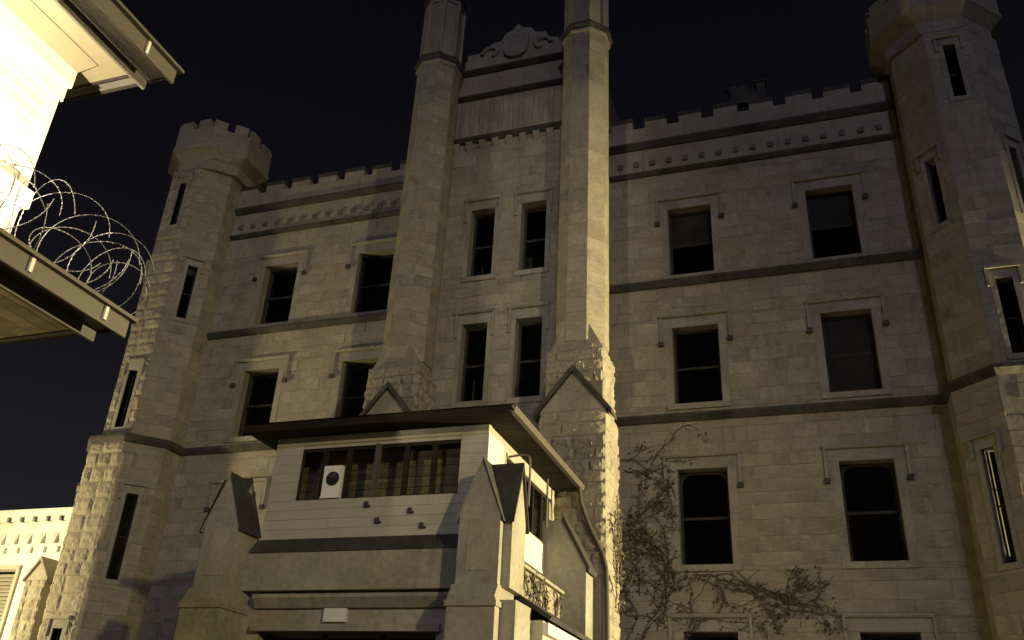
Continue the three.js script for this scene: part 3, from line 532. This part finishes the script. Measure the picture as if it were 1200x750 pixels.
// ------------------------------------------------------------------ guard house at the left edge
const house = thing('guard_house', 'white boarded guard house with two deep eaves at the left edge', 'guard house');
{
  const wx = -5.87, wz = 17.68, far = 27;
  // core and boards of the upper room
  part(house, 'upper_wall', [box(-12, wx - 0.02, 4.7, 6.95, wz + 0.02, far)], M.white);
  for (let y = 4.86; y < 6.6; y += 0.13) part(house, 'siding_board', prism([[wx - 0.03, y], [wx + 0.014, y], [wx + 0.002, y + 0.135], [wx - 0.03, y + 0.135]], 'z', wz + 0.09, far), M.white);
  part(house, 'corner_board', [box(wx - 0.12, wx + 0.02, 4.7, 6.62, wz - 0.01, wz + 0.085)], M.white);
  part(house, 'frieze_board', [box(wx - 0.1, wx + 0.03, 6.62, 6.78, wz - 0.04, far), box(wx - 0.1, wx + 0.055, 6.78, 6.985, wz - 0.06, far)], M.white);
  part(house, 'window_shutter', box(wx + 0.016, wx + 0.05, 5.9, 6.45, 18.95, 19.5), M.tan);
  part(house, 'base_block', [box(wx - 0.3, wx + 0.06, 5.5, 5.66, wz - 0.06, wz + 0.5)], M.white);
  // upper eaves
  const eaves = (y, ex, ez, name) => {
    const g = group(house, 'eaves', name);
    part(g, 'roof_edge', box(-12.6, ex + 0.045, y + 0.15, y + 0.18, ez - 0.045, far), M.tan);
    part(g, 'fascia', box(ex - 0.025, ex, y, y + 0.148, ez, far), M.tan);
    part(g, 'end_fascia', box(-12.6, ex - 0.027, y + 0.07, y + 0.148, ez, ez + 0.025), M.darkwood);
    part(g, 'recess', box(-12.6, ex - 0.03, y + 0.08, y + 0.145, ez + 0.03, far), M.tan);
    part(g, 'inner_fascia', [box(ex - 0.31, ex - 0.28, y - 0.02, y + 0.078, ez + 0.03, far)], M.tan);
    part(g, 'end_strip', box(-12.6, ex - 0.312, y + 0.03, y + 0.078, ez + 0.16, ez + 0.19), M.darkwood);
    return g;
  };
  const up = eaves(6.98, -5.08, 17.25, 'upper eaves with plain yellowish soffit');
  part(up, 'soffit', box(-12.6, -5.395, 7.0, 7.05, 17.45, far), M.soffit);
  part(up, 'cove', prism([[-5.82, 6.992], [-5.6, 6.992], [-5.82, 6.96]], 'z', 17.62, far), M.soffit);
  part(up, 'hip_roof', prism([[-12.6, 7.165], [-5.08, 7.165], [-8.8, 8.6]], 'z', 17.25, far), M.slate);
  part(up, 'gutter_clip', box(-5.079, -5.06, 6.99, 7.12, 17.62, 17.645), M.white);
  const lo = eaves(4.55, -5.08, 17.0, 'lower canopy eaves with planked soffit');
  for (let x = -5.4, i = 0; x > -9; x -= 0.145, i++) part(lo, 'soffit_plank', box(x - 0.141, x, 4.57 + rr(0, 0.004), 4.6, 17.2, far), M.plank[i % 3]);
  part(lo, 'canopy_roof', prism([[-12, 4.735], [-5.08, 4.735], [-5.9, 4.86], [-12, 4.86]], 'z', 17.0, far), M.slate);
  for (const z of [17.25, 18.0, 18.9]) part(lo, 'gutter_clip', box(-5.079, -5.06, 4.58, 4.69, z, z + 0.03), M.white);
  const fit = part(lo, 'soffit_fitting', [uvs(new THREE.CylinderGeometry(0.07, 0.09, 0.06, 20).translate(-5.85, 4.54, 17.95)), uvs(new THREE.TorusGeometry(0.055, 0.012, 8, 20).rotateX(1.2).translate(-5.85, 4.49, 17.97))], M.iron, 'small dark ceiling fitting');
  part(house, 'ground_floor_wall', [box(-12, -8.2, 0, 4.56, 19.2, far)], M.white);
  part(house, 'canopy_post', [box(-6.4, -6.25, 0, 4.56, 23.6, 23.75)], M.tan);
}
// razor wire on the lower canopy
{
  const w = thing('razor_wire', 'tangled coils of bright razor wire along the lower canopy roof', 'razor wire');
  const loops = [], barbs = [];
  const lp = (cz, cx, cy, r, tilt, yaw, sq, dz) => {
    const pts = [], E = new THREE.Euler(tilt, yaw, 0), n = 26;
    for (let i = 0; i <= n; i++) { const t = i / n * Math.PI * 2, v = new THREE.Vector3(Math.cos(t) * r, Math.sin(t) * r * sq, dz * (i / n - 0.5)).applyEuler(E); pts.push([cx + v.x, cy + v.y, cz + v.z]); }
    loops.push(tube(pts, 0.0032, 5, 70));
    for (let i = 0; i < 44; i++) {
      const k = i / 44 * n, a = Math.floor(k), f = k - a, A = pts[a], B = pts[Math.min(n, a + 1)];
      const g = new THREE.OctahedronGeometry(1, 0); g.scale(0.02, 0.007, 0.002);
      const d = new THREE.Vector3(B[0] - A[0], B[1] - A[1], B[2] - A[2]).normalize();
      g.applyQuaternion(new THREE.Quaternion().setFromUnitVectors(new THREE.Vector3(1, 0, 0), d)); g.rotateX(0);
      g.translate(A[0] + (B[0] - A[0]) * f, A[1] + (B[1] - A[1]) * f, A[2] + (B[2] - A[2]) * f); barbs.push(uvs(g));
    }
  };
  const cfg = [[17.6, 0.26, -0.9, 1.0], [18.1, 0.28, 0.8, -0.7], [18.55, 0.3, -0.7, 0.9], [17.05, 0.24, 0.9, 0.6], [17.12, 0.36, 0.55, 0.2], [17.2, 0.3, 0.1, -0.1], [17.3, 0.33, -0.3, 0.35], [17.42, 0.37, 0.25, 0.5], [17.5, 0.3, -0.1, 0.8], [17.78, 0.37, 0.1, 0.3], [17.95, 0.33, 0.3, -0.3], [18.2, 0.38, -0.2, 0.5], [18.42, 0.35, 0.25, 0.1], [18.7, 0.37, -0.2, 0.6], [18.95, 0.36, 0.2, 0.2], [19.4, 0.37, 0, 0.4], [19.9, 0.37, 0.2, 0.2], [20.4, 0.37, -0.2, 0.3]];
  for (const [z, r, t, y] of cfg) lp(z, -5.3 + rr(-0.06, 0.06), 4.75 + r * rr(0.95, 1.05), r, t * 0.6, y, rr(0.9, 1.05), rr(0.15, 0.4));
  part(w, 'wire_loop', loops, M.steel);
  stuff(part(w, 'barbs', barbs, M.steel));
}

// ------------------------------------------------------------------ climbing vines
function vine(name, label, starts, mat4, opt) {
  const t = thing(name, label, 'vine', undefined), stems = [], leaves = [];
  const walk = (u, v, dir, len, r, depth) => {
    const pts = [[u, v, 0.02]];
    for (let i = 0; i < len; i++) { dir += rr(-0.5, 0.5); u += Math.cos(dir) * 0.13; v += Math.sin(dir) * 0.13; if (opt.clip && !opt.clip(u, v)) break; pts.push([u, v, 0.02 + rr(0, 0.05)]);
      if (rnd() < opt.leaf) for (let k = 0; k < 3; k++) { const g = new THREE.PlaneGeometry(rr(0.03, 0.07), rr(0.03, 0.06)); g.rotateX(rr(-1, 1)); g.rotateY(rr(-1, 1)); g.rotateZ(rr(0, 6)); g.translate(u + rr(-0.12, 0.12), v + rr(-0.12, 0.12), rr(0.02, 0.12)); leaves.push(g); }
      if (depth < 3 && rnd() < opt.fork) walk(u, v, dir + rr(-1.2, 1.2), Math.floor(len * rr(0.3, 0.7)), r * 0.65, depth + 1); }
    if (pts.length > 2) { const g = tube(pts, r, 4, pts.length * 2); stems.push(g); }
  };
  for (const [u, v, d, n] of starts) walk(u, v, d, n, opt.r || 0.016, 0);
  const ap = (g) => g.applyMatrix4(mat4);
  part(t, 'stems', stems.map(ap), M.vine);
  stuff(part(t, 'foliage', leaves.map((g) => ap(uvs(g, 1))), M.leaf));
}
{
  const st = []; for (let i = 0; i < 9; i++) st.push([rr(-4.9, -3.6), rr(3, 6.5), rr(1.2, 1.9), 24]);
  for (let i = 0; i < 4; i++) st.push([rr(-4.9, -3.6), rr(8.5, 9.6), rr(-0.3, 0.3), 20]);
  vine('climbing_vine', 'dark bare vine spreading over the wall beside the right turret', st, I4, { leaf: 0.4, fork: 0.16, r: 0.011, clip: (u, v) => v < 9.95 && u > -5 && u < -0.5 && !(u > -3.3 && u < -1.9 && v > 6.2 && v < 8.9) });
  vine('climbing_vine', 'dark trailing vine below the nearest second floor window', [...Array(6).keys()].map(() => [rr(-3.2, -1.8), rr(5.9, 6.2), rr(-0.7, 0.1), 18]), I4, { leaf: 0.4, fork: 0.2, r: 0.011, clip: (u, v) => v < 6.22 && v > 4.7 && u < 0.3 });
  vine('climbing_vine', 'patchy vine on the lit flank of the right turret base', [...Array(7).keys()].map(() => [rr(-0.5, 0.6), rr(4.8, 6.4), 1.57, 12]), faceMat(-4.37, 2.3, Math.PI / 2), { leaf: 0.6, fork: 0.2, clip: (u, v) => Math.abs(u) < 0.65 && v < 7.6 });
  vine('climbing_vine', 'twining vine on the lit gatehouse side below the white panel', [...Array(12).keys()].map(() => [rr(-7, -4.2), rr(4.4, 4.6), 1.57 + rr(-0.6, 0.6), 8]), faceMat(-5.14, 0, Math.PI / 2), { leaf: 0.5, fork: 0.3, r: 0.02, clip: (u, v) => v < 4.93 && u < -3.9 && u > -7.2 });
}

// ------------------------------------------------------------------ lamps of the yard (outside the frame)
function floodlight(label, pos, aim, power, angle, o = {}) {
  const t = thing('floodlight', label, 'floodlight'), P = new THREE.Vector3(...pos), A = new THREE.Vector3(...aim), d = A.clone().sub(P).normalize();
  const q = new THREE.Quaternion().setFromUnitVectors(new THREE.Vector3(0, 0, 1), d), s = o.size || 0.4;
  const put = (g) => uvs(g.applyQuaternion(q).translate(...pos), 1);
  part(t, 'housing', put(new THREE.BoxGeometry(s, s * 0.75, 0.14).translate(0, 0, -0.09)), M.iron);
  const lens = part(t, 'lens', put(new THREE.BoxGeometry(s * 0.9, s * 0.65, 0.01).translate(0, 0, -0.01)), new THREE.MeshStandardMaterial({ color: 0x222222, emissive: WARM, emissiveIntensity: 3 }));
  part(t, 'bracket', put(new THREE.BoxGeometry(s * 1.1, 0.04, 0.04).translate(0, -s * 0.45, -0.1)), M.iron);
  if (o.visor) part(t, 'barn_door', box(pos[0] + 0.06, pos[0] + 0.064, pos[1] - 0.12, pos[1] + 0.75, pos[2] - 0.8, pos[2] + 0.1), M.iron);
  if (o.pole) part(t, 'pole', rod([pos[0] - d.x * 0.2, 0, pos[2] - d.z * 0.2], [pos[0] - d.x * 0.2, pos[1] - s * 0.3, pos[2] - d.z * 0.2], 0.07), M.iron);
  const L = new THREE.SpotLight(o.color || WARM, power, 0, angle, o.pen || 0.6, 2);
  L.position.copy(P).addScaledVector(d, 0.04); L.target.position.copy(A); L.castShadow = true; L.shadow.radius = o.soft || 8; L.name = 'floodlight_lamp';
  scene.add(L, L.target);
}
floodlight('floodlight on a pole beyond the right tower', [16.5, 5, 1.85], [-6, 5.2, 6], LAMP.right, 0.85, { pole: true, pen: 1 });
floodlight('floodlight on a pole in the left yard', [-28, 4.6, 6.0], [-20.5, 6.5, 0], LAMP.left, 1.05, { pole: true, pen: 1, soft: 22 });
floodlight('yard lamp on a tall pole behind the viewer', [22, 13, 35], [-19, 4.5, 2], LAMP.front, 0.45, { pole: true, soft: 20, pen: 1, color: new THREE.Color(1, 0.83, 0.45) });
floodlight('small floodlight on the canopy roof beside the white wall', [-5.55, 4.98, 19.6], [-5.87, 6.0, 18.85], LAMP.roof, 0.98, { pen: 0.5, size: 0.09, soft: 1, visor: true, color: new THREE.Color(1, 0.88, 0.66) });
floodlight('small lamp on the guard house wall under the canopy', [-8.0, 2.9, 19.05], [-7.0, 4.56, 18.75], LAMP.porch, 1.05, { size: 0.16, soft: 3 });

renderer.render(scene, camera);
